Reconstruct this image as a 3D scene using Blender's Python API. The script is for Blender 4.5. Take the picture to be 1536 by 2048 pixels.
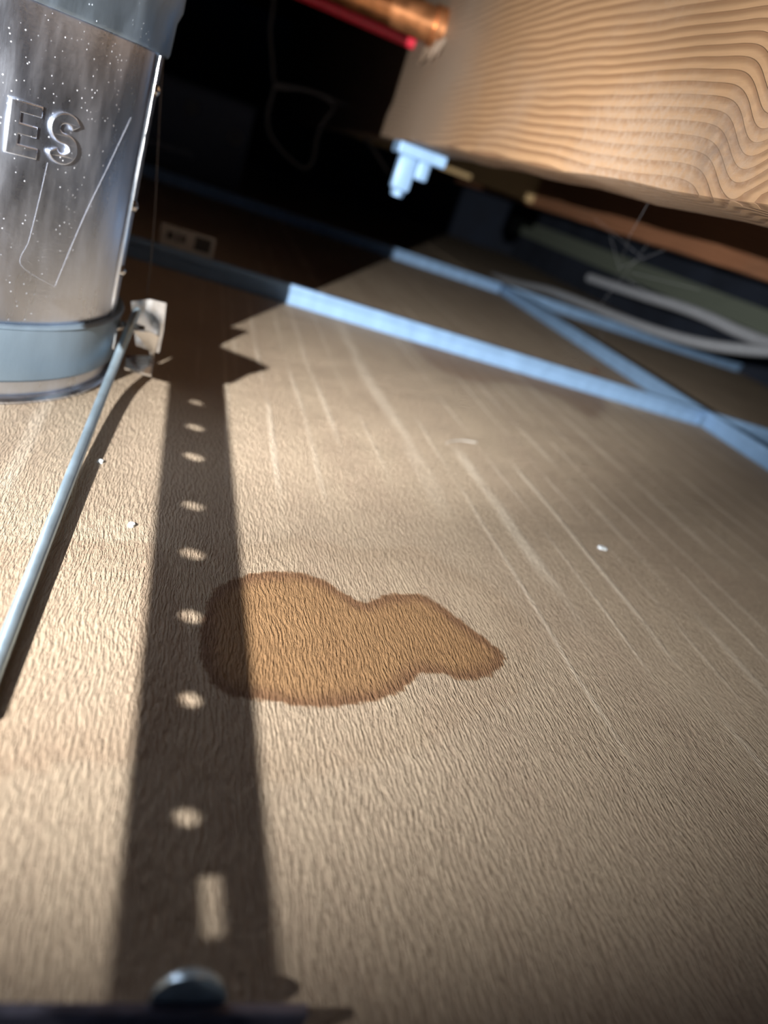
import bpy, bmesh, math, random
import numpy as np
from mathutils import Vector, Matrix
random.seed(7)
for o in list(bpy.data.objects): bpy.data.objects.remove(o)
SC = bpy.context.scene
COL = SC.collection

# ------------------------------------------------------------------ scale and camera
H = 0.12                      # camera height above the back of the tile (m)
F = 1540.0                    # focal length in pixels of the 1536x2048 frame
fwdY = Vector((-338.0, -814.0, F)).normalized()          # image direction of world +Y (x right, y down, z forward)
_v2 = Vector((4600.0, 1003.0, F)); _v2 = (_v2 - fwdY*_v2.dot(fwdY)).normalized()
dirX = _v2
dirN = fwdY.cross(dirX)                                   # image direction of world down
if dirN.y < 0: dirN = -dirN
# camera axes in world space
right = Vector((dirX.x, fwdY.x, -dirN.x)); down = Vector((dirX.y, fwdY.y, -dirN.y)); ahead = Vector((dirX.z, fwdY.z, -dirN.z))
cam_d = bpy.data.cameras.new('camera'); cam = bpy.data.objects.new('camera', cam_d); COL.objects.link(cam)
m = Matrix.Identity(4)
for i in range(3):
    m[i][0] = right[i]; m[i][1] = -down[i]; m[i][2] = -ahead[i]
m[2][3] = H
cam.matrix_world = m
cam_d.sensor_fit = 'VERTICAL'; cam_d.sensor_height = 7.58; cam_d.sensor_width = 7.58*0.75
cam_d.lens = 7.58*F/2048
cam_d.clip_start = 0.005; cam_d.clip_end = 30
cam_d.dof.use_dof = True; cam_d.dof.focus_distance = 1.85*H; cam_d.dof.aperture_fstop = cam_d.lens/3.1
SC.camera = cam

def ray(px, py):
    r = Vector((px-768.0, py-1024.0, F))
    return Vector((r.dot(dirX), r.dot(fwdY), -r.dot(dirN)))     # world direction (x, y, z)
def at(px, py, x=None, y=None, z=None):
    """world point seen at a pixel, on the plane x=.. / y=.. / z=.. (given in units of H)"""
    d = ray(px, py)
    if x is not None: t = x*H/d.x
    elif y is not None: t = y*H/d.y
    else: t = (z*H-H)/d.z
    return Vector((0, 0, H)) + d*t
def V(x, y, z): return Vector((x*H, y*H, z*H))

# ------------------------------------------------------------------ world, torch, exposure
w = bpy.data.worlds.new('world'); SC.world = w; w.use_nodes = True
w.node_tree.nodes['Background'].inputs[0].default_value = (0.12, 0.30, 0.90, 1)
w.node_tree.nodes['Background'].inputs[1].default_value = 0.02
LP = V(-1.2, 0.05, 1.06)                                   # hand torch held to the left of the lens
aim = LP+Vector((.53, .845, -.08))
for nm, watts, half in (('torch_spill', 16, 49), ('torch_hotspot', 38, 21)):
    ld = bpy.data.lights.new(nm, 'SPOT'); lo = bpy.data.objects.new(nm, ld); COL.objects.link(lo)
    ld.energy = watts; ld.color = (1.0, 0.97, 0.94); ld.spot_size = math.radians(half*2); ld.spot_blend = 1.0; ld.shadow_soft_size = 0.0009
    lo.location = LP; lo.rotation_euler = (aim-LP).to_track_quat('-Z', 'Y').to_euler()
# daylight of the room below, coming up through the open bay behind the camera
da = bpy.data.lights.new('room_daylight', 'AREA'); do = bpy.data.objects.new('room_daylight', da); COL.objects.link(do)
da.shape = 'RECTANGLE'; da.size = .6; da.size_y = .25; da.energy = 0.5; da.color = (0.72, 0.85, 1.0)
do.location = V(-2.5, -5.0, -0.7); do.rotation_euler = (V(3.5, 9, 1.6)-do.location).to_track_quat('-Z', 'Y').to_euler()
vs = SC.view_settings
vs.view_transform = 'Standard'; vs.look = 'None'; vs.gamma = 1; vs.use_curve_mapping = False; vs.exposure = 0.0

# ------------------------------------------------------------------ material helpers
class N:
    def __init__(s, name):
        s.m = bpy.data.materials.new(name); s.m.use_nodes = True; s.t = s.m.node_tree
        s.b = s.t.nodes['Principled BSDF']; s.m.diffuse_color = (.5, .5, .5, 1)
    def n(s, typ, **kw):
        nd = s.t.nodes.new(typ)
        for k, v in kw.items(): setattr(nd, k, v)
        return nd
    def l(s, a, b): s.t.links.new(a, b)
    def val(s, sock, v):
        if hasattr(v, 'links') or isinstance(v, bpy.types.NodeSocket): s.l(v, sock)
        else: sock.default_value = v
    def math(s, op, a, b=0.0, c=0.0, clamp=False):
        nd = s.n('ShaderNodeMath', operation=op); nd.use_clamp = clamp
        for i, v in enumerate((a, b, c)): s.val(nd.inputs[i], v)
        return nd.outputs[0]
    def mix(s, f, a, b, mode='MIX'):
        nd = s.n('ShaderNodeMix', data_type='RGBA', blend_type=mode)
        s.val(nd.inputs[0], f)
        for i, v in ((6, a), (7, b)):
            if isinstance(v, tuple): v = v if len(v) == 4 else v+(1,)
            s.val(nd.inputs[i], v)
        return nd.outputs[2]
    def coord(s): return s.n('ShaderNodeNewGeometry').outputs['Position']
    def obj(s): return s.n('ShaderNodeTexCoord').outputs['Object']
    def mapping(s, vec, scale=(1, 1, 1), rot=(0, 0, 0), loc=(0, 0, 0)):
        nd = s.n('ShaderNodeMapping'); s.l(vec, nd.inputs[0])
        nd.inputs['Scale'].default_value = scale; nd.inputs['Rotation'].default_value = rot; nd.inputs['Location'].default_value = loc
        return nd.outputs[0]
    def noise(s, vec, scale=1, detail=2, rough=.5, dist=0.0):
        nd = s.n('ShaderNodeTexNoise'); s.l(vec, nd.inputs['Vector'])
        nd.inputs['Scale'].default_value = scale; nd.inputs['Detail'].default_value = detail
        nd.inputs['Roughness'].default_value = rough; nd.inputs['Distortion'].default_value = dist
        return nd.outputs[0]
    def ramp(s, f, a, b, va=0.0, vb=1.0, smooth=True):
        nd = s.n('ShaderNodeMapRange', interpolation_type='SMOOTHSTEP' if smooth else 'LINEAR')
        s.val(nd.inputs[0], f); nd.inputs[1].default_value = a; nd.inputs[2].default_value = b
        nd.inputs[3].default_value = va; nd.inputs[4].default_value = vb
        return nd.outputs[0]
    def bump(s, hgt, strength=.5, dist=.001, normal=None):
        nd = s.n('ShaderNodeBump'); nd.inputs['Strength'].default_value = strength; nd.inputs['Distance'].default_value = dist
        s.l(hgt, nd.inputs['Height'])
        if normal is not None: s.l(normal, nd.inputs['Normal'])
        return nd.outputs[0]
    def set(s, **kw):
        for k, v in kw.items():
            k = {'base': 'Base Color', 'rough': 'Roughness', 'metal': 'Metallic', 'normal': 'Normal', 'spec': 'Specular IOR Level', 'sheen': 'Sheen Weight', 'alpha': 'Alpha'}[k]
            sock = s.b.inputs[k]
            if isinstance(v, tuple) and len(v) == 3: v = v+(1,)
            s.val(sock, v)
        return s.m

def plain(name, col, rough=.5, metal=0.0, grain=.12, scale=400, bump=.15):
    k = N(name); nz = k.noise(k.obj(), scale, 3)
    c = k.mix(k.ramp(nz, .3, .7), tuple(x*(1-grain) for x in col), tuple(min(1, x*(1+grain)) for x in col))
    return k.set(base=c, rough=k.ramp(nz, .2, .8, max(.05, rough-.08), min(1, rough+.08)), metal=metal, normal=k.bump(nz, bump, .0004))

# ceiling tile back: kraft coloured pressed fibre with fine ridges, pale streaks, water stains
def tile_material(name, stained):
    k = N(name); P = k.coord()
    sep = k.n('ShaderNodeSeparateXYZ'); k.l(P, sep.inputs[0]); X, Y = sep.outputs[0], sep.outputs[1]
    # fine ridges lying along Y, a little wavy
    wv = k.n('ShaderNodeVectorMath', operation='ADD'); k.l(P, wv.inputs[0])
    wn = k.n('ShaderNodeTexNoise'); k.l(P, wn.inputs['Vector']); wn.inputs['Scale'].default_value = 28; wn.inputs['Detail'].default_value = 2
    sc = k.n('ShaderNodeVectorMath', operation='SCALE'); k.l(wn.outputs['Color'], sc.inputs[0]); sc.inputs['Scale'].default_value = .006
    k.l(sc.outputs[0], wv.inputs[1])
    r1 = k.noise(k.mapping(wv.outputs[0], (1550, 230, 900), (0, 0, math.radians(9))), 1, 3, .55)
    r2 = k.noise(k.mapping(wv.outputs[0], (3000, 800, 1200), (0, 0, math.radians(9))), 1, 2, .6)
    hgt = k.math('ADD', k.ramp(r1, .32, .68), k.math('MULTIPLY', r2, .55))
    big = k.noise(P, 9, 3, .5); mid = k.noise(k.mapping(P, (45, 8, 1)), 1, 3, .55)
    c = k.mix(k.ramp(big, .35, .65), (.435, .337, .245), (.497, .392, .287))
    c = k.mix(k.ramp(mid, .35, .7, 0, .55), c, (.53, .43, .31))
    c = k.mix(k.ramp(r1, .42, .72, 0, .30), c, (.64, .54, .39))
    c = k.mix(k.ramp(r2, .50, .32, 0, .32), c, (.22, .145, .095))
    # pale pressed lines along Y
    wob = k.math('MULTIPLY', k.math('SUBTRACT', k.noise(k.mapping(P, (3, 6, 1)), 1, 2), .5), .012)
    Xw = k.math('ADD', X, wob)
    tot = None
    lines = [(1.615, .013, .6, .9, 3.2), (1.33, .035, .45, 1.5, 3.2), (.447, .013, .32, 2, 6), (.60, .012, .3, 2, 12), (.72, .016, .3, 2.6, 12), (.88, .01, .25, 2.4, 12),
             (1.06, .045, .34, 2.2, 12), (1.9, .02, .35, 1.2, 12), (2.2, .012, .35, 1.6, 12), (2.42, .03, .32, 1.6, 12), (2.75, .014, .32, 1.4, 12), (3.1, .014, .3, 1.4, 12), (3.5, .02, .4, 1.5, 12), (1.48, .008, .45, 1.3, 12), (1.76, .009, .5, 1.3, 12), (2.05, .01, .5, 1.4, 12), (2.58, .012, .5, 1.4, 12), (2.93, .016, .5, 1.5, 12), (3.3, .012, .45, 1.6, 12), (3.8, .016, .4, 1.8, 12), (.28, .008, .35, 2.0, 8), (1.2, .01, .35, 1.0, 3.5),
             (-.55, .03, .35, .5, 12), (-.42, .02, .35, .5, 3), (-.30, .025, .3, 1.6, 3.1), (.16, .01, .2, 3, 8), (.33, .012, .2, 3, 8)]
    for x0, wd, st, ya, yb in lines:
        d = k.math('ABSOLUTE', k.math('SUBTRACT', Xw, x0*H))
        mk = k.ramp(d, wd*H*.35, wd*H*1.25, min(.95, st*1.35), 0)
        mk = k.math('MULTIPLY', mk, k.math('MULTIPLY', k.ramp(Y, ya*H, (ya+.5)*H), k.ramp(Y, yb*H, (yb-.3)*H)))
        tot = mk if tot is None else k.math('MAXIMUM', tot, mk)
    brk = k.ramp(k.noise(k.mapping(P, (60, 14, 1)), 1, 3), .3, .6)
    c = k.mix(k.math('MULTIPLY', tot, brk), c, (.80, .70, .56))
    fl = k.noise(P, 420, 2, .6)
    c = k.mix(k.ramp(fl, .74, .80, 0, .7), c, (.85, .78, .66))
    hgt = k.math('ADD', hgt, k.math('MULTIPLY', k.math('MULTIPLY', tot, brk), 1.2))
    if stained:
        def sdf(att):
            a = k.n('ShaderNodeAttribute'); a.attribute_name = att
            e = k.math('MULTIPLY', k.math('SUBTRACT', k.noise(P, 260, 3, .6), .5), .005)
            return k.math('ADD', a.outputs['Fac'], e)
        s1 = sdf('stain_main')                      # metres, negative inside
        ins = k.ramp(s1, .0008, -.0012)
        rim = k.math('MULTIPLY', k.ramp(s1, -.0075, -.0005), ins)
        c = k.mix(k.math('MULTIPLY', ins, .70), c, (.66, .46, .26), 'MULTIPLY')
        c = k.mix(k.math('MULTIPLY', ins, .62), c, (.30, .155, .058))
        c = k.mix(k.math('MULTIPLY', rim, .75), c, (.145, .066, .036))
        s2 = sdf('stain_halo')
        halo = k.math('MULTIPLY', k.ramp(s2, .0015, -.001), k.ramp(s2, -.016, 0))
        c = k.mix(k.math('MULTIPLY', halo, .13), c, (.24, .15, .09))
        c = k.mix(k.math('MULTIPLY', k.ramp(s2, .004, -.002), .07), c, (.46, .30, .16))
        s3 = sdf('stain_far')
        c = k.mix(k.math('MULTIPLY', k.ramp(s3, .004, -.012), .6), c, (.25, .155, .10))
        s4 = sdf('stain_left')
        h4 = k.math('MULTIPLY', k.ramp(s4, .002, -.002), k.ramp(s4, -.02, 0, .3, 1))
        c = k.mix(k.math('MULTIPLY', h4, .30), c, (.30, .18, .11))
    return k.set(base=c, rough=.72, spec=.35, normal=k.bump(hgt, 1.0, .00046))

def wood_material(name, light, dark, ring=210, seed=0.0, worn=0.6, wave=7, knot=None):
    k = N(name); P = k.mapping(k.coord(), loc=(seed, seed*.7, seed*.3))
    sep = k.n('ShaderNodeSeparateXYZ'); k.l(P, sep.inputs[0])
    bend = k.noise(k.mapping(P, (3, 3.2, 9)), 1, 2, .5)
    bend2 = k.noise(k.mapping(P, (10, 11, 22)), 1, 2, .5)
    q = k.math('ADD', k.math('MULTIPLY', sep.outputs[2], ring), k.math('MULTIPLY', bend, wave))
    q = k.math('ADD', q, k.math('MULTIPLY', bend2, wave*.13))
    q = k.math('ADD', q, k.math('MULTIPLY', sep.outputs[0], ring*.8))
    wear = None
    if knot:
        (ky, kz), (wy, wz) = knot
        def blob(y0, z0, ry, rz):
            a = k.math('DIVIDE', k.math('SUBTRACT', sep.outputs[1], y0), ry); b = k.math('DIVIDE', k.math('SUBTRACT', sep.outputs[2], z0), rz)
            return k.math('EXPONENT', k.math('MULTIPLY', k.math('ADD', k.math('MULTIPLY', a, a), k.math('MULTIPLY', b, b)), -1.0))
        q = k.math('ADD', q, k.math('MULTIPLY', blob(ky, kz, .014, .05), 3.0))
        q = k.math('ADD', q, k.math('MULTIPLY', blob(wy+.12, wz, .12, .06), -2.5))
        wear = k.math('ADD', blob(wy, wz, .085, .028), k.math('MULTIPLY', k.math('SUBTRACT', k.noise(P, 60, 4, .6), .5), .9))
        wear = k.ramp(wear, .22, 1.0)
        smudge = k.math('MULTIPLY', blob(wy-.045, wz+.004, .012, .012), k.ramp(k.noise(P, 160, 3), .3, .6))
        far_grey = k.ramp(sep.outputs[1], .50, .62, 0, .55)  # wood tinted greyer towards the far end of the joist
    fr = k.math('FRACT', q)
    late = k.math('MULTIPLY', k.ramp(fr, .30, .86), k.ramp(fr, 1.0, .93))
    fib = k.noise(k.mapping(P, (500, 26, 500)), 1, 3, .6)
    pat = k.noise(k.mapping(P, (8, 7, 12)), 1, 4, .55)
    c = k.mix(k.ramp(pat, .3, .7), light, tuple(x*.86 for x in light))
    c = k.mix(k.math('MULTIPLY', late, .72), c, dark)
    c = k.mix(k.ramp(fib, .35, .7, 0, .25), c, tuple(x*.6 for x in light))
    # worn, greyish rough patches towards the lower edge
    wn = k.math('MULTIPLY', k.ramp(pat, .50, .70), worn*.5)
    if wear is not None: wn = k.math('MAXIMUM', wn, k.math('MULTIPLY', wear, .8))
    c = k.mix(k.math('MULTIPLY', wn, k.ramp(k.noise(P, 300, 3, .7), .35, .65, .3, 1)), c, (.25, .188, .138))
    if knot:
        c = k.mix(k.math('MULTIPLY', smudge, .7), c, (.12, .085, .065)); c = k.mix(far_grey, c, (.22, .18, .145))
    hgt = k.math('SUBTRACT', k.math('MULTIPLY', fib, .5), k.math('MULTIPLY', late, k.ramp(wn, 0, .6, .9, .3)))
    hgt = k.math('ADD', hgt, k.math('MULTIPLY', k.math('MULTIPLY', wn, k.noise(P, 450, 4, .65)), .7))
    return k.set(base=c, rough=.62, spec=.35, normal=k.bump(hgt, .8, .0007))

def sheet_metal(name, col, rough=.3, spots=True, metal=1.0):
    k = N(name); P = k.coord()
    n1 = k.noise(k.mapping(P, (90, 90, 30)), 1, 4, .6); n2 = k.noise(P, 900, 2, .5)
    brushed = k.noise(k.mapping(P, (1400, 1400, 120)), 1, 2, .5)
    c = k.mix(k.ramp(n1, .3, .7), tuple(x*.86 for x in col), col)
    rg = k.ramp(n1, .25, .75, rough-.05, rough+.08)
    hgt = k.math('ADD', k.math('MULTIPLY', brushed, .25), k.math('MULTIPLY', n2, .3))
    mt = metal
    if spots:
        vor = k.n('ShaderNodeTexVoronoi'); k.l(P, vor.inputs['Vector']); vor.inputs['Scale'].default_value = 520
        sp = k.math('MULTIPLY', k.ramp(vor.outputs['Distance'], .17, .06), k.ramp(k.noise(P, 100, 3), .44, .58))
        hgt = k.math('ADD', hgt, k.math('MULTIPLY', sp, .8))
        c = k.mix(k.math('MULTIPLY', sp, .3), c, (.9, .88, .84))
        rg = k.math('ADD', rg, k.math('MULTIPLY', sp, .3))
        mt = k.math('SUBTRACT', metal, k.math('MULTIPLY', sp, .25))
    return k.set(base=c, rough=rg, metal=mt, normal=k.bump(hgt, .35, .0003))

M_tile = tile_material('tile_back_stained', True); M_tile2 = tile_material('tile_back', False)
M_joist = wood_material('fir_joist', (.27, .165, .088), (.115, .055, .026), 235, 0.0, .75, 7, (tuple(at(1545, 215, x=1.25))[1:], tuple(at(1290, 300, x=1.25))[1:]))
M_joist2 = wood_material('red_brown_joist', (.25, .115, .06), (.17, .07, .032), 150, 3.1, .3)
M_block = wood_material('pale_pine', (.55, .40, .20), (.45, .3, .14), 160, 7.7, .2)
M_can = sheet_metal('bare_steel_can', (.74, .81, .94), .30, True, 1.0)
M_cap = sheet_metal('steel_cap', (.40, .53, .68), .38)
M_band = sheet_metal('grey_band', (.25, .34, .43), .42, False, .55)
M_zinc = sheet_metal('zinc_tee', (.24, .40, .63), .5, False, .2)
M_clip = sheet_metal('bright_clip', (.86, .87, .88), .2, False, 1.0)
M_rod = sheet_metal('zinc_rod', (.52, .68, .80), .34, False, .75)
M_copper = plain('copper_pipe', (.80, .36, .16), .33, .9, .2, 90, .2)
M_red = plain('red_jacket', (.70, .03, .06), .4)
M_conduit = plain('pale_conduit', (.28, .30, .33), .45)
M_dark = plain('dark_steel', (.055, .06, .085), .45, .5)
M_bar = plain('violet_grey_steel', (.20, .20, .27), .4, .7)
M_screw = plain('blue_grey_screw', (.40, .50, .58), .35, .7)
M_tag = plain('grey_label', (.45, .43, .40), .6)
M_ink = plain('label_print', (.05, .05, .05), .7)
M_wire = plain('grey_wire', (.16, .15, .15), .7)
M_green = plain('green_grey_paint', (.17, .20, .16), .7)
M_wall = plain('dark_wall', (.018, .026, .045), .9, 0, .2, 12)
M_sub = wood_material('dark_subfloor', (.08, .05, .035), (.05, .03, .02), 60, 5.5, .2)
M_web = plain('cobweb_silk', (.75, .75, .72), .5)
M_fleck = plain('white_fleck', (.78, .86, .95), .6)
M_rust = plain('rust_brown', (.18, .06, .03), .8)
M_scr = plain('scratch_grey', (.26, .27, .30), .8)
M_strap = sheet_metal('perforated_strap', (.6, .62, .64), .4, False, .9)

# ------------------------------------------------------------------ object helpers
def link(name, mesh, mat, parent=None, kind=None, label=None):
    o = bpy.data.objects.new(name, mesh); COL.objects.link(o)
    if mat and not mesh.materials: mesh.materials.append(mat)
    if parent: o.parent = parent; o.matrix_parent_inverse = Matrix.Translation(-parent.location) if parent.type == 'EMPTY' else parent.matrix_world.inverted()
    if kind: o['kind'] = kind
    if label: o['label'] = label
    return o
def part(name, bm, mat, parent=None, smooth=False, **kw):
    me = bpy.data.meshes.new(name); bmesh.ops.recalc_face_normals(bm, faces=bm.faces); bm.to_mesh(me); bm.free()
    if smooth:
        me.polygons.foreach_set('use_smooth', [True]*len(me.polygons))
        try: me.set_sharp_from_angle(angle=math.radians(smooth if smooth is not True else 40))
        except Exception: pass
    return link(name, me, mat, parent, **kw)
def tag(o, label, cat, group=None):
    o['label'] = label; o['category'] = cat
    if group: o['group'] = group
    return o
def thing(name, label, cat, loc, group=None):
    o = bpy.data.objects.new(name, None); COL.objects.link(o); o.location = loc; o.empty_display_size = .01
    return tag(o, label, cat, group)

def box(bm, x0, x1, y0, y1, z0, z1, bevel=0):
    vs_ = [bm.verts.new((x, y, z)) for x in (x0, x1) for y in (y0, y1) for z in (z0, z1)]
    f = [(0, 1, 3, 2), (4, 6, 7, 5), (0, 4, 5, 1), (2, 3, 7, 6), (0, 2, 6, 4), (1, 5, 7, 3)]
    fs = [bm.faces.new([vs_[i] for i in q]) for q in f]
    if bevel:
        es = list({e for q in fs for e in q.edges})
        bmesh.ops.bevel(bm, geom=es, offset=bevel, segments=2, affect='EDGES', profile=.5)
    return bm
def tube(bm, pts, r, seg=10, caps=True):
    pts = [Vector(p) for p in pts]; rings = []
    up = None
    for i, p in enumerate(pts):
        d = (pts[min(i+1, len(pts)-1)]-pts[max(i-1, 0)]).normalized()
        if up is None: up = d.orthogonal().normalized()
        up = (up-d*up.dot(d)).normalized(); sd = d.cross(up)
        rr = r[i] if isinstance(r, (list, tuple)) else r
        rings.append([bm.verts.new(p+(up*math.cos(a)+sd*math.sin(a))*rr) for a in [2*math.pi*j/seg for j in range(seg)]])
    for a, b in zip(rings, rings[1:]):
        for j in range(seg): bm.faces.new((a[j], a[(j+1) % seg], b[(j+1) % seg], b[j]))
    if caps: bm.faces.new(rings[0]); bm.faces.new(rings[-1])
    return bm
def smooth_path(pts, n=8):
    pts = [Vector(p) for p in pts]; out = []
    for i in range(len(pts)-1):
        p0, p1, p2, p3 = pts[max(i-1, 0)], pts[i], pts[i+1], pts[min(i+2, len(pts)-1)]
        for j in range(n):
            t = j/n
            out.append(.5*((2*p1)+(p2-p0)*t+(2*p0-5*p1+4*p2-p3)*t*t+(3*p1-p0-3*p2+p3)*t**3))
    return out+[pts[-1]]
def lathe(bm, prof, cx, cy, seg=96):
    """closed profile of (r, z) turned about the vertical through cx, cy"""
    rings = [[bm.verts.new((cx+r*math.cos(2*math.pi*j/seg), cy+r*math.sin(2*math.pi*j/seg), z)) for j in range(seg)] for r, z in prof]
    n = len(rings)
    for i in range(n):
        a, b = rings[i], rings[(i+1) % n]
        for j in range(seg): bm.faces.new((a[j], a[(j+1) % seg], b[(j+1) % seg], b[j]))
    return bm
def slab(bm, corners, thick):
    """a flat plate through the corners with real thickness"""
    c = [Vector(p) for p in corners]; nrm = (c[1]-c[0]).cross(c[2]-c[0]).normalized()*thick/2
    a = [bm.verts.new(p+nrm) for p in c]; b = [bm.verts.new(p-nrm) for p in c]; n = len(c)
    bm.faces.new(a); bm.faces.new(b[::-1])
    for i in range(n): bm.faces.new((a[i], b[i], b[(i+1) % n], a[(i+1) % n]))
    return bm

# ------------------------------------------------------------------ layout of the grid (units of H)
YA, YB, YN, XC = 5.28, 10.36, 0.2, 4.22       # cross tees A and B, near edge of the tile, main tee C
TZ = .13                                      # tee top above the tile back
PIT = 1.219/H

# ------------------------------------------------------------------ structure: far wall, right wall, subfloor
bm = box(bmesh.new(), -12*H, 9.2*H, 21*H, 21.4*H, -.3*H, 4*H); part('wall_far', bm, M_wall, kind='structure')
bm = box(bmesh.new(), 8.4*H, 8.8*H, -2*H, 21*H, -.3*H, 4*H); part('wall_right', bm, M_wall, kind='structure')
JB, JT = 1.2, 1.2+.235/H
fl = bpy.data.objects.new('floor', None); COL.objects.link(fl); fl['kind'] = 'structure'; fl.location = V(0, 6, JT)
yy = -3.0
while yy < 19.8:
    bm = box(bmesh.new(), -12*H, 8.4*H, (yy+.01)*H, (yy+1.16)*H, JT*H, (JT+.15)*H); part('plank', bm, M_sub, fl); yy += 1.17

# ------------------------------------------------------------------ ceiling tiles
def poly_sdf(px, py, poly):
    n = len(poly); d = np.full(px.shape, 1e9); ins = np.zeros(px.shape, bool)
    for i in range(n):
        ax, ay = poly[i]; bx, by = poly[(i+1) % n]
        ex, ey = bx-ax, by-ay; t = np.clip(((px-ax)*ex+(py-ay)*ey)/(ex*ex+ey*ey+1e-12), 0, 1)
        d = np.minimum(d, np.hypot(px-ax-t*ex, py-ay-t*ey))
        c = ((ay > py) != (by > py)) & (px < (bx-ax)*(py-ay)/(by-ay+1e-12)+ax); ins ^= c
    return np.where(ins, -d, d)
def ground_poly(pts):
    p = [at(x, y, z=0) for x, y in pts]; p = smooth_path(p+[p[0]], 6)[:-1]
    return [(q.x, q.y) for q in p]
STAIN = {
 'stain_main': [(505, 1146), (575, 1143), (625, 1152), (668, 1172), (705, 1196), (728, 1205), (760, 1193), (800, 1189), (845, 1190), (885, 1213), (930, 1248), (985, 1288), (1010, 1312), (1000, 1338), (960, 1357), (915, 1358), (870, 1346), (835, 1352), (805, 1380), (760, 1398), (700, 1408), (640, 1415), (575, 1409), (520, 1398), (455, 1390), (410, 1345), (400, 1260), (430, 1180)],
 'stain_halo': [(330, 1100), (520, 1090), (600, 1075), (720, 1100), (830, 1095), (900, 1135), (990, 1180), (1060, 1260), (1050, 1370), (960, 1420), (860, 1480), (720, 1530), (560, 1560), (430, 1560), (300, 1500), (280, 1250)],
 'stain_far': [(800, 668), (830, 705), (880, 742), (960, 770), (1040, 772), (1120, 800), (1190, 842), (1215, 800), (1100, 735), (960, 700)],
 'stain_left': [(-40, 1090), (120, 1080), (230, 1085), (320, 1100), (380, 1300), (330, 1480), (250, 1530), (150, 1520), (60, 1545), (-60, 1500)]}
def tile(x0, x1, y0, y1, mat, label, fine=0):
    bm = box(bmesh.new(), x0*H, x1*H, y0*H, y1*H, -.016, 0, .0012)
    if fine:
        bm.free(); bm = bmesh.new()
        nx, ny = fine
        xs = np.linspace(x0*H, x1*H, nx+1); ys = np.linspace(y0*H, y1*H, ny+1)
        top = [[bm.verts.new((x, y, 0)) for x in xs] for y in ys]
        for j in range(ny):
            for i in range(nx): bm.faces.new((top[j][i], top[j][i+1], top[j+1][i+1], top[j+1][i]))
        bnd = [e for e in bm.edges if e.is_boundary]
        r = bmesh.ops.extrude_edge_only(bm, edges=bnd)
        nv = [g for g in r['geom'] if isinstance(g, bmesh.types.BMVert)]
        for v in nv: v.co.z = -.016
        bmesh.ops.contextual_create(bm, geom=[e for e in bm.edges if e.is_boundary])
    o = part('ceiling_tile', bm, mat); tag(o, label, 'ceiling tile', 'ceiling tiles seen from above')
    if fine:
        me = o.data; n = len(me.vertices); co = np.empty(n*3); me.vertices.foreach_get('co', co); co = co.reshape(-1, 3)
        for nm, pts in STAIN.items():
            a = me.attributes.new(nm, 'FLOAT', 'POINT'); a.data.foreach_set('value', poly_sdf(co[:, 0], co[:, 1], ground_poly(pts)).astype(np.float32))
    return o
g = .03
tile(XC-PIT+g, XC-g, YN, YA-g, M_tile, 'near tan fibre ceiling tile with the brown water stain and the striped shadow', (420, 210))
tile(XC-PIT+g, XC-g, YA+g, YB-g, M_tile2, 'tan ceiling tile between the two blue cross tees, left of the long tee')
tile(XC-PIT+g, XC-g, YB+g, 20.98, M_tile2, 'dark ceiling tile behind the farther cross tee')
tile(XC+g, XC+PIT*.48, YN, YA-g, M_tile2, 'shaded ceiling tile at the right edge, this side of the nearer cross tee')
tile(XC+g, XC+PIT*.48, YA+g, YB-g, M_tile2, 'shaded brown ceiling tile right of the long tee, under the pale conduits')
tile(XC+g, XC+PIT*.48, YB+g, 20.98, M_tile2, 'far dark ceiling tile right of the long tee, behind the conduits')

# ------------------------------------------------------------------ grid tees: flange, web, bulb
def tee(name, a, b, axis, label):
    mid = (a+b)/2; root = thing(name, label, 'ceiling grid bar', Vector((mid.x, mid.y, -.0175)), 'ceiling grid bars')
    def bx(w0, w1, z0, z1, bev=.0004):
        if axis == 'x': return box(bmesh.new(), a.x, b.x, a.y+w0, a.y+w1, z0, z1, bev)
        return box(bmesh.new(), a.x+w0, a.x+w1, a.y, b.y, z0, z1, bev)
    part('flange', bx(-.012, .012, -.0175, -.0164), M_zinc, root)
    part('web', bx(-.0009, .0009, -.0163, TZ*H-.0062), M_zinc, root)
    part('bulb', bx(-.0033, .0033, TZ*H-.0060, TZ*H, .0010), M_zinc, root, smooth=True)
    return root
L = XC-PIT
tee('cross_tee', V(L, YA, 0), V(XC-.04, YA, 0), 'x', 'nearer pale blue cross tee, meeting the long tee at right')
tee('cross_tee', V(L, YB, 0), V(XC-.04, YB, 0), 'x', 'farther pale blue cross tee, half in darkness')
tee('cross_tee', V(XC+.04, YA, 0), V(XC+PIT*.48, YA, 0), 'x', 'short blue tee at the right edge, beyond the long tee')
tee('cross_tee', V(XC+.04, YB, 0), V(XC+PIT*.48, YB, 0), 'x', 'dim blue tee running under the pale conduits')
tee('main_tee', V(XC, YN, 0), V(XC, YB+.03, 0), 'y', 'long pale blue main tee running away at right')

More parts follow.
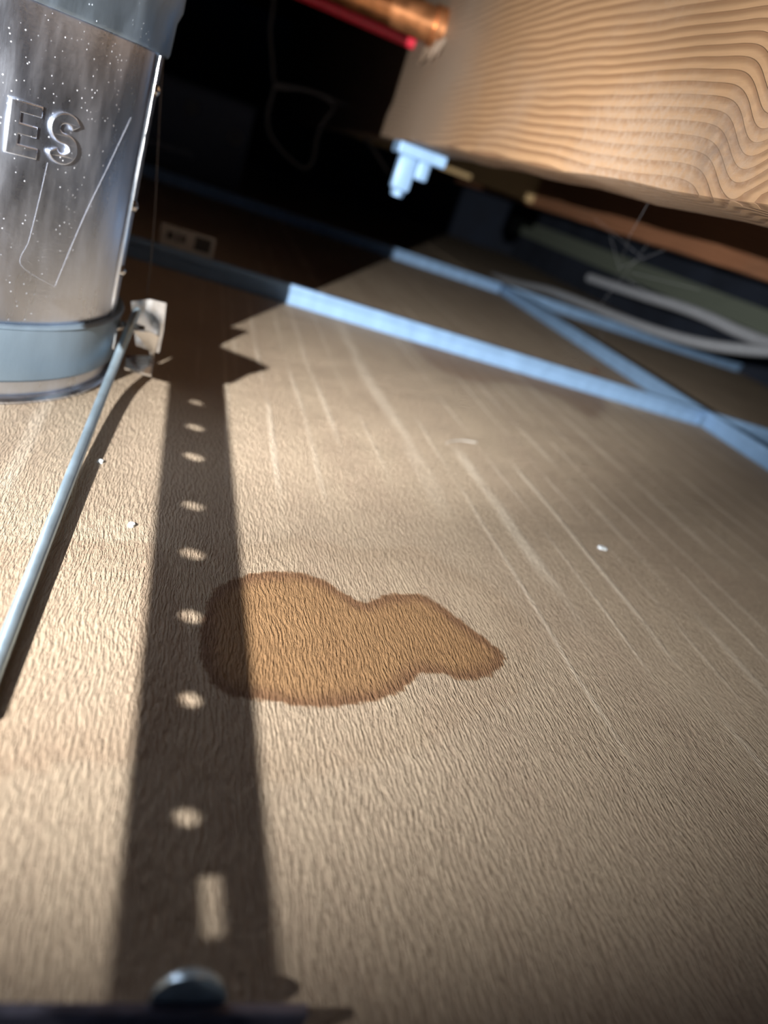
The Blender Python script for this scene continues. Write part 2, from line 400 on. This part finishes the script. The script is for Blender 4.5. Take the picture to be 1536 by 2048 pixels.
# ------------------------------------------------------------------ joists and blocking
def joist(name, x0, mat, label, y0=-2.5, y1=20.9, wob=.0006):
    bm = bmesh.new(); w_ = .038
    n = 90; ring = []
    for i in range(n+1):
        y = (y0+(y1-y0)*i/n)*H
        d = [wob*math.sin(i*1.7+k*2.1)+wob*.7*math.sin(i*.53+k) for k in range(4)]
        r = .003
        pr = [(x0*H, JB*H+r+d[0]), (x0*H+r*.3, JB*H+r*.3+d[0]), (x0*H+r, JB*H+d[0]*.6), (x0*H+w_-r, JB*H+d[1]), (x0*H+w_, JB*H+r), (x0*H+w_, JT*H), (x0*H, JT*H)]
        ring.append([bm.verts.new((px, y, pz)) for px, pz in pr])
    for a, b in zip(ring, ring[1:]):
        for k in range(7): bm.faces.new((a[k], a[(k+1) % 7], b[(k+1) % 7], b[k]))
    bm.faces.new(ring[0]); bm.faces.new(ring[-1])
    o = bm
    return tag(part(name, o, mat, smooth=35), label, 'joist', 'floor joists')
XJ = 1.25; SP = .406/H
j1 = joist('floor_joist', XJ, M_joist, 'big honey coloured wooden joist at upper right with wavy grain')
j2 = joist('floor_joist', XJ+SP, M_joist2, 'shaded red brown joist behind and below the honey coloured one')
joist('floor_joist', XJ-SP, M_joist2, 'dark joist hidden in shadow behind the steel can')
bm = box(bmesh.new(), XJ*H+.0383, (XJ+SP)*H-.0003, 11.5*H, 11.5*H+.038, JB*H+.004, JT*H-.02, .001)
tag(part('wood_blocking', bm, M_block), 'pale pine block set between two joists', 'blocking')
# splintered wood round the pipe hole
ph = at(885, 60, x=XJ)
bm = bmesh.new()
for px0, py0, px1, py1, rr in ((872, 84, 838, 128, .0035), (880, 82, 858, 122, .003), (890, 78, 872, 112, .0025)):
    a = at(px0, py0, x=XJ-.01); b = at(px1, py1, x=XJ-.03); tube(bm, [a, (a+b)/2+Vector((-.001, 0, 0)), b], [rr, rr*.9, rr*.2], 6)
part('splinter', bm, M_joist, j1)

# ------------------------------------------------------------------ copper pipe, red cable, clip under the joist
e = at(883, 58, x=XJ); r = .0125
bm = bmesh.new(); tube(bm, [e+Vector((-.0001, 0, 0)), e-Vector((.16, 0, 0)), e-Vector((.40, 0, 0))], r, 24)
cp = thing('copper_pipe', 'shiny copper pipe running into the honey coloured joist', 'pipe', e-Vector((.2, 0, r)))
part('pipe', bm, M_copper, cp, smooth=True)
bm = bmesh.new(); tube(bm, [e-Vector((.0001, 0, 0)), e-Vector((.008, 0, 0))], r+.0022, 24); part('sleeve', bm, M_copper, cp, smooth=True)
e2 = at(828, 88, x=XJ)
bm = bmesh.new(); tube(bm, smooth_path([e2-Vector((.0001, 0, 0)), e2-Vector((.1, 0, -.001)), e2-Vector((.2, 0, .001)), e2-Vector((.42, 0, 0))]), .0048, 12)
tag(part('red_cable', bm, M_red, smooth=True), 'thin red cable below the copper pipe', 'cable')

cx, cy = at(845, 312, x=XJ+.14).x, at(845, 312, x=XJ+.14).y
zc = JB*H-.0006
ct = thing('pipe_clip', 'pale blue metal clip fixed under the honey coloured joist', 'clip', Vector((cx, cy, zc-.001)))
bm = box(bmesh.new(), cx-.023, cx+.019, cy-.010, cy+.016, zc-.0095, zc-.0002, .0015); part('plate', bm, M_zinc, ct)
bm = box(bmesh.new(), cx-.0195, cx-.0035, cy-.0085, cy+.002, zc-.036, zc-.009, .0025); part('strap_leg', bm, M_zinc, ct, smooth=True)
bm = bmesh.new(); tube(bm, [(cx-.0115, cy-.003, zc-.036), (cx-.0115, cy-.003, zc-.041)], [.0060, .0048], 6); part('bolt_head', bm, M_zinc, ct)
bm = box(bmesh.new(), cx-.003, cx+.008, cy-.008, cy+.002, zc-.024, zc-.009, .002); part('nut', bm, M_zinc, ct, smooth=True)
bm = bmesh.new(); tube(bm, [(cx+.011, cy+.009, zc-.0094), (cx+.011, cy+.009, zc-.012)], [.004, .0028], 12); part('screw_head', bm, M_zinc, ct)

# ------------------------------------------------------------------ steel can at left
CX, CY, CR = -.824*H, 2.93*H, .64*H
can = thing('steel_can', 'shiny round steel can with embossed letters and a grey band at left', 'light can', Vector((CX, CY, 0)))
zt = 1.085*H
bm = lathe(bmesh.new(), [(CR, .0004), (CR, zt), (CR-.0012, zt), (CR-.0012, .0004)], CX, CY, 160); part('body', bm, M_can, can, smooth=30)
rb = CR+.0026
bm = lathe(bmesh.new(), [(rb-.001, .073*H), (rb, .082*H), (rb, .24*H), (rb+.0008, .245*H), (rb, .252*H), (CR+.0004, .252*H), (CR+.0004, .073*H)], CX, CY, 160); part('clamp_band', bm, M_band, can, smooth=30, label='grey blue clamp band')
rc = CR+.0022
bm = lathe(bmesh.new(), [(rc-.0006, zt-.0005), (rc, zt+.0008), (rc+.0004, zt+.012), (rc+.0018, zt+.016), (rc+.0018, 2.15*H), (rc-.004, 2.2*H), (.0005, 2.2*H), (.0005, 2.19*H), (rc-.005, 2.19*H), (rc-.001, 2.14*H), (rc-.001, zt-.0005)], CX, CY, 160)
part('upper_cap', bm, M_cap, can, smooth=30)
# lower rolled foot ring
bm = lathe(bmesh.new(), [(CR+.0002, .0003), (CR+.0022, .0003), (CR+.0026, .0014), (CR+.0020, .0026), (CR+.0002, .0028)], CX, CY, 160); part('foot_ring', bm, M_can, can, smooth=True)
def cyl_hit(px, py, rr=CR):
    d = ray(px, py); ox, oy = -CX, -CY
    a = d.x*d.x+d.y*d.y; b = 2*(ox*d.x+oy*d.y); c = ox*ox+oy*oy-rr*rr
    disc = b*b-4*a*c
    t = (-b-math.sqrt(max(disc, 0)))/(2*a)
    p = Vector((0, 0, H))+d*t
    return p, math.atan2(p.y-CY, p.x-CX)
def on_can(th, z, out): return Vector((CX+(CR+out)*math.cos(th), CY+(CR+out)*math.sin(th), z))
# standing seam near the right silhouette, with three rivets
_, ths = cyl_hit(262, 380)
th_s = ths+.02
bm = bmesh.new(); n_ = 20
for sgn in (0,):
    pr = [(-.004, .0), (-.003, .0011), (.010, .0011), (.011, 0)]
    rg = [[bm.verts.new(on_can(th_s+da, z, ou)) for da, ou in pr] for z in np.linspace(.256*H, zt-.001, n_)]
    for a, b in zip(rg, rg[1:]):
        for q in range(3): bm.faces.new((a[q], a[q+1], b[q+1], b[q]))
part('seam', bm, M_clip, can, label='bright vertical seam')
for zf in (.98, .62, .40):
    bm = bmesh.new(); p = on_can(th_s+.09, zf*H, 0); d = Vector((math.cos(th_s+.09), math.sin(th_s+.09), 0))
    tube(bm, [p, p+d*.0012, p+d*.002], [.0024, .002, .0006], 12); part('rivet', bm, M_clip, can, smooth=True)
# embossed letters E S
def letter(name, rings, height, cth, cz, slant=0):
    """2D outlines (x to the right, y up, unit height) -> bevelled raised mesh wrapped on the can"""
    cu = bpy.data.curves.new(name, 'CURVE'); cu.dimensions = '2D'; cu.fill_mode = 'BOTH'
    for pts in rings:
        sp = cu.splines.new('POLY'); sp.points.add(len(pts)-1); sp.use_cyclic_u = True
        for i, (x, y) in enumerate(pts): sp.points[i].co = (x*height, y*height, 0, 1)
    cu.extrude = .00025; cu.bevel_depth = .00042; cu.bevel_resolution = 2
    tmp = bpy.data.objects.new('t', cu); COL.objects.link(tmp)
    dg = bpy.context.evaluated_depsgraph_get(); me = bpy.data.meshes.new_from_object(tmp.evaluated_get(dg))
    bpy.data.objects.remove(tmp)
    for v in me.vertices:
        th = cth+v.co.x/CR
        v.co = on_can(th, cz+v.co.y, v.co.z+.0005)
    me.materials.clear()
    return link(name, me, M_can, can)
s_ = .17
E = [(-.30, -.5), (.30, -.5), (.30, -.5+s_), (-.30+s_, -.5+s_), (-.30+s_, -s_/2), (.24, -s_/2), (.24, s_/2), (-.30+s_, s_/2), (-.30+s_, .5-s_), (.30, .5-s_), (.30, .5), (-.30, .5)]
def s_outline():
    # centre line of an S then offset to both sides
    R = .5-s_/2; r2 = R/2; cl = []
    for a in np.linspace(20, 270, 22): cl.append((.25*math.cos(math.radians(a)), r2+r2*math.sin(math.radians(a))))
    for a in np.linspace(90, -160, 22)[1:]: cl.append((.25*math.cos(math.radians(a)), -r2+r2*math.sin(math.radians(a))))
    A, B = [], []
    for i, p in enumerate(cl):
        a, b = cl[max(i-1, 0)], cl[min(i+1, len(cl)-1)]; dx, dy = b[0]-a[0], b[1]-a[1]; l_ = math.hypot(dx, dy)
        A.append((p[0]-dy/l_*s_/2, p[1]+dx/l_*s_/2)); B.append((p[0]+dy/l_*s_/2, p[1]-dx/l_*s_/2))
    return A+B[::-1]
pE, tE = cyl_hit(46, 258); pS, tS = cyl_hit(126, 277)
hE = (cyl_hit(50, 212)[0]-cyl_hit(36, 312)[0]).length*1.02
letter('embossed_letter_e', [E], hE, tE, pE.z); letter('embossed_letter_s', [s_outline()], hE, tS, pS.z)
# two cobweb threads lying on the can
for pts in (((95, 325), (78, 400), (58, 480), (42, 530), (112, 575)), ((262, 235), (215, 335), (165, 440), (110, 572))):
    bm = bmesh.new(); q = []
    for a in pts:
        q.append(Vector((a[0], a[1], 0)))
    q = [cyl_hit(a.x, a.y) for a in smooth_path(q, 10)]; q = [on_can(th, p.z, .0001) for p, th in q]
    tube(bm, q, .00003, 5); part('scratch', bm, M_scr, can)

# ------------------------------------------------------------------ clip on the can and zinc rod
br = thing('rod_clip', 'folded shiny metal clip on the band, holding the zinc rod', 'clip', at(275, 745, y=2.9))
P_ = lambda x, y, d: at(x, y, y=d-.08)
bm = slab(bmesh.new(), [P_(262, 603, 3.16), P_(300, 598, 3.16), P_(333, 606, 3.16), P_(327, 660, 3.16), P_(318, 705, 3.16), P_(272, 690, 3.16)], .0011); part('back_plate', bm, M_clip, br)
bm = slab(bmesh.new(), [P_(216, 655, 2.95), P_(232, 668, 2.95), P_(228, 698, 2.95), P_(211, 690, 2.95)], .0014); part('band_tab', bm, M_clip, br)
bm = slab(bmesh.new(), [P_(232, 643, 3.02), P_(262, 644, 3.02), P_(291, 655, 3.0), P_(288, 662, 2.97), P_(250, 656, 2.97), P_(230, 660, 2.97)], .0012); part('top_lip', bm, M_clip, br)
bm = slab(bmesh.new(), [P_(266, 660, 2.97), P_(300, 663, 3.0), P_(317, 672, 3.02), P_(306, 712, 3.02)], .0010); part('gusset', bm, M_clip, br)
bm = slab(bmesh.new(), [P_(302, 708, 3.02), P_(312, 700, 3.16), P_(317, 672, 3.16), P_(314, 672, 3.02)], .0010); part('side_wall', bm, M_clip, br)
bm = slab(bmesh.new(), [at(252, 712, y=2.98), at(309, 714, y=2.98), at(303, 752, y=2.84), at(276, 745, y=2.84), at(249, 737, y=2.84)], .0011); part('bottom_lip', bm, M_clip, br)
rp = [at(274, 622, y=3.0), at(266, 640, y=2.93), at(256, 662, y=2.86), at(236, 713, z=.125), at(210, 779, z=.065), at(160, 906, z=.036), at(80, 1109, z=.024), at(0, 1312, z=.019)]
rp.append(rp[-1]+(rp[-1]-rp[-2])*.45)
bm = bmesh.new(); tube(bm, smooth_path(rp, 7), .0019, 16)
tag(part('hanger_rod', bm, M_rod, smooth=True), 'pale zinc rod slanting from the can down to the left edge', 'rod')

# ------------------------------------------------------------------ perforated strap that throws the striped shadow (left of the frame, held by the can)
K = .45
def strap_pt(px, py): s = at(px, py, z=0); return LP+(s-LP)*K
zs = (LP.z)*(1-K)
c0 = strap_pt(395, 1012); c1 = strap_pt(400, 1990); xs = strap_pt(397, 1233).x
def ln(y):  # centre line x of the strap
    a, b = strap_pt(395, 1012), strap_pt(395, 1900); return a.x+(b.x-a.x)*(y-a.y)/(b.y-a.y)
wl = abs(strap_pt(470, 1012).x-strap_pt(320, 1012).x)/2
bm = bmesh.new()
holes = [805, 855, 914, 1012, 1108, 1233, 1400, 1635]
hx = [392, 390, 388, 386, 385, 382, 381, 374]
hc = [strap_pt(x, y) for x, y in zip(hx, holes)]
slot_a, slot_b = strap_pt(420, 1748), strap_pt(428, 1882)
yend = LP.y+(3.92*H-LP.y)*K; yend2 = LP.y+(3.62*H-LP.y)*K
def strap_mesh():
    cu = bpy.data.curves.new('s', 'CURVE'); cu.dimensions = '2D'; cu.fill_mode = 'BOTH'
    def ringc(pts):
        sp = cu.splines.new('POLY'); sp.points.add(len(pts)-1); sp.use_cyclic_u = True
        for i, (x, y) in enumerate(pts): sp.points[i].co = (x, y, 0, 1)
    ya = -1.3*H
    yw = strap_pt(420, 735).y
    cw = lambda y: ln(y)
    ringc([(cw(ya)-wl, ya), (cw(ya)+wl, ya), (cw(yend)+wl, yend), (cw(yend2)-wl, yend2)])
    RX = (.036, .0395, .040, .039, .037, .030, .026, .026); RY = (.036, .038, .038, .032, .031, .029, .026, .022)
    for p, rx, ry in zip(hc, RX, RY): ringc([(p.x+rx*H*K*math.cos(a), p.y+ry*H*K*math.sin(a)) for a in np.linspace(0, 2*math.pi, 25)[:-1]])
    sw = .0122*H*K/.55
    ringc([(slot_a.x-sw, slot_a.y), (slot_a.x+sw, slot_a.y), (slot_b.x+sw, slot_b.y), (slot_b.x-sw, slot_b.y)])
    cu.extrude = .0004
    tmp = bpy.data.objects.new('t', cu); COL.objects.link(tmp)
    me = bpy.data.meshes.new_from_object(tmp.evaluated_get(bpy.context.evaluated_depsgraph_get())); bpy.data.objects.remove(tmp)
    for v in me.vertices: v.co.z += zs
    me.materials.clear(); return me
st = thing('perforated_strap', 'perforated metal strap out of view beside the can, whose holes show in its shadow', 'strap', Vector((ln(.2*H), .2*H, zs)))
link('strap_band', strap_mesh(), M_strap, st)
wt = [strap_pt(x, y) for x, y in ((338, 765), (322, 742), (345, 735), (420, 700), (455, 715), (490, 728), (520, 745), (480, 756), (452, 772))]
bm = bmesh.new(); slab(bm, [Vector((p.x, p.y, zs+.0014)) for p in wt], .001); part('wing_plate', bm, M_strap, st)
bm = bmesh.new(); yl = -1.3*H
slab(bm, [Vector((ln(yl)-wl, yl, zs)), Vector((ln(yl)+wl, yl, zs)), Vector((ln(yl)+wl, yl, JT*H)), Vector((ln(yl)-wl, yl, JT*H))], .001); part('hanger_leg', bm, M_strap, st)

# ------------------------------------------------------------------ bar with a screw at the bottom edge
zb = .055; a = at(0, 2003, z=zb); b = at(618, 2012, z=zb)
nb = thing('bracket_bar', 'dark grey steel bar with a round screw head at the bottom edge', 'bar', Vector((b.x-.03, b.y, 0)))
bm = box(bmesh.new(), -.9*H, b.x, a.y-.0017, a.y, .0002, zb*H, .0003); part('bar', bm, M_bar, nb)
bm = box(bmesh.new(), -.9*H, b.x, a.y-.020, a.y-.0018, .0002, .0014, .0003); part('foot', bm, M_bar, nb)
sc_ = at(376, 2010, z=zb)
bm = bmesh.new(); q = [Vector((sc_.x, a.y+.0001+t, zb*H)) for t in (0, .0012, .0022, .0029, .0032)]
tube(bm, q, [.0055, .0053, .0044, .0026, .0004], 28); part('screw_head', bm, M_screw, nb, smooth=50)

# ------------------------------------------------------------------ things in the dark behind
tg = thing('label_plate', 'small grey printed label plate standing on the nearer cross tee', 'label', Vector((at(372, 500, y=YA).x, YA*H, TZ*H)))
c = [at(318, 490, y=YA), at(426, 513, y=YA), at(432, 478, y=YA), at(322, 453, y=YA)]
zmin = TZ*H+.0002; zz = [zmin, zmin, c[2].z, c[2].z]
bm = slab(bmesh.new(), [Vector((c[i].x, YA*H, zz[i])) for i in range(4)], .0015); part('plate', bm, M_tag, tg)
xw = c[1].x-c[0].x; hh = c[2].z-zmin
for i, (u0, u1, v0, v1) in enumerate(((.10, .22, .35, .7), (.27, .32, .3, .72), (.36, .44, .35, .7), (.62, .92, .2, .85))):
    bm = box(bmesh.new(), c[0].x+u0*xw, c[0].x+u1*xw, YA*H-.00115, YA*H-.0008, zmin+v0*hh, zmin+v1*hh); part('print_mark', bm, M_ink, tg)

yb = 11.9
q0 = at(262, 280, y=yb); q1 = at(520, 190, y=yb)
jb = thing('junction_box', 'dark blue grey junction box standing far back in the shadow', 'junction box', Vector(((q0.x+q1.x)/2, (yb+.5)*H, 0)))
bm = box(bmesh.new(), q0.x, q1.x, yb*H, (yb+1.1)*H, .0002, 1.12*H, .002); part('box_body', bm, M_dark, jb)
for px, py in ((382, 215), (470, 275)):
    p = at(px, py, y=yb); bm = bmesh.new(); tube(bm, [p+Vector((0, .0003, 0)), p-Vector((0, .0015, 0))], [.012, .011], 20); part('knockout', bm, M_wire, jb)
bm = bmesh.new(); tube(bm, [at(286, 278, y=yb-.06), at(388, 312, y=yb-.06)], .0045, 12); part('rail', bm, M_conduit, jb, label='pale rail on the front')
bm = box(bmesh.new(), q0.x-.004, q1.x+.004, yb*H-.002, (yb+1.1)*H+.002, 1.12*H, 1.12*H+.004, .001); part('lid', bm, M_dark, jb)

yw = 8.6
wp = [at(x, y, y=yw) for x, y in ((560, -160), (548, 0), (541, 60), (545, 120), (552, 172), (600, 178), (640, 190), (668, 214), (650, 240), (634, 275), (626, 318), (610, 336), (585, 322), (556, 292), (538, 262), (536, 225), (546, 185), (556, 170), (620, 182), (680, 205), (706, 222), (722, 262), (748, 300), (776, 345))]
bm = bmesh.new(); tube(bm, smooth_path([p+Vector((0, .004*math.sin(i), 0)) for i, p in enumerate(wp)], 8), .0017, 8)
tag(part('loose_wire', bm, M_wire, smooth=True), 'loose grey wire hanging in a loop in the dark', 'wire')
bm = bmesh.new(); p = at(541, 62, y=yw); tube(bm, [p+Vector((0, -.004, .008)), p+Vector((.001, -.004, 0)), p+Vector((.003, -.004, -.008))], .0036, 10)

# hanger wire rising from the rod clip
bm = bmesh.new(); tube(bm, smooth_path([at(292, 600, y=3.16), at(300, 540, y=3.2), at(310, 420, y=3.25), at(318, 250, y=3.3), at(330, 60, y=3.35), at(345, -160, y=3.4)]), .00022, 6)
tag(part('hanger_wire', bm, M_wire, smooth=True), 'thin wire rising from the rod clip beside the can', 'wire')
bpy.data.meshes

# ledger on the right wall and pale conduits
bm = box(bmesh.new(), 8.0*H, 8.4*H, 2*H, 20.8*H, .62*H, .98*H, .002)
tag(part('ledger_board', bm, M_green), 'grey green board along the wall below the red brown joist', 'board')
def conduit(pts, rr, label):
    bm = bmesh.new(); pth = smooth_path(pts, 26)
    tube(bm, pth, [rr*(1+.05*math.sin(i*2.1)) for i in range(len(pth))], 12)
    return tag(part('conduit', bm, M_conduit, smooth=True), label, 'conduit', 'pale conduits at right')
conduit([at(985, 552, x=5.0), at(1040, 568, x=5.0), at(1110, 585, x=5.0), at(1250, 640, x=5.0), at(1330, 668, x=5.0), at(1400, 686, x=5.0), at(1470, 697, x=5.0), at(1560, 702, x=5.0), at(1700, 690, x=5.0)], .0066, 'lower pale conduit sagging from the far tile to the right edge')
conduit([at(1180, 556, x=5.25), at(1290, 592, x=5.25), at(1350, 610, x=5.25), at(1410, 632, x=5.25), at(1480, 664, x=5.25), at(1550, 690, x=5.25), at(1680, 720, x=5.25)], .0072, 'upper short pale ribbed conduit at the right edge')

# cobwebs, lint and flecks
bm = bmesh.new()
for a_, b_ in (((1188, 435), (1290, 520)), ((1220, 470), (1240, 540)), ((1295, 490), (1200, 610)), ((1240, 535), (1330, 500)), ((1250, 555), (1320, 600)), ((1260, 545), (1400, 580))):
    tube(bm, [at(*a_, x=2.6), at(*b_, x=2.75)], .00004, 5)
tube(bm, [at(1300, 400, x=XJ+.33), at(1260, 470, x=1.9), at(1240, 530, x=2.7), at(1210, 620, x=4.2), at(1200, 700, x=4.22)], .00007, 5)
tag(part('cobweb', bm, M_scr), 'faint cobweb threads below the honey coloured joist', 'cobweb')
def fleck(px, py, sx, sy, mat, name, label, cat):
    p = at(px, py, z=0); bm = bmesh.new()
    n = 9; top = [bm.verts.new((p.x+sx*math.cos(a)*random.uniform(.7, 1.15), p.y+sy*math.sin(a)*random.uniform(.7, 1.15), .0009)) for a in [2*math.pi*i/n for i in range(n)]]
    bot = [bm.verts.new((v.co.x+(v.co.x-p.x)*.15, v.co.y+(v.co.y-p.y)*.15, .0001)) for v in top]
    bm.faces.new(top); bm.faces.new(bot[::-1])
    for i in range(n): bm.faces.new((top[i], bot[i], bot[(i+1) % n], top[(i+1) % n]))
    tag(part(name, bm, mat), label, cat)
fleck(1203, 1097, .0026, .0016, M_fleck, 'paint_fleck', 'bluish white paint fleck on the tile right of the stain', 'fleck')
fleck(262, 1052, .0011, .0016, M_fleck, 'paint_fleck', 'tiny white fleck on the tile just left of the striped shadow', 'fleck')
fleck(200, 925, .0010, .0012, M_fleck, 'paint_fleck', 'tiny white fleck on the tile beside the zinc rod', 'fleck')
fleck(1190, 742, .0045, .006, M_rust, 'rust_crumb', 'small dark brown crumb between the nearer cross tee and the long tee', 'crumb')
for pts, lab in ((((893, 886), (905, 882), (925, 881), (945, 884), (953, 885)), 'curved pale fibre lying on the tile above the stain'), ):
    bm = bmesh.new(); tube(bm, smooth_path([at(x, y, z=.006) for x, y in pts]), .0002, 5); tag(part('lint_fibre', bm, M_web), lab, 'fibre')
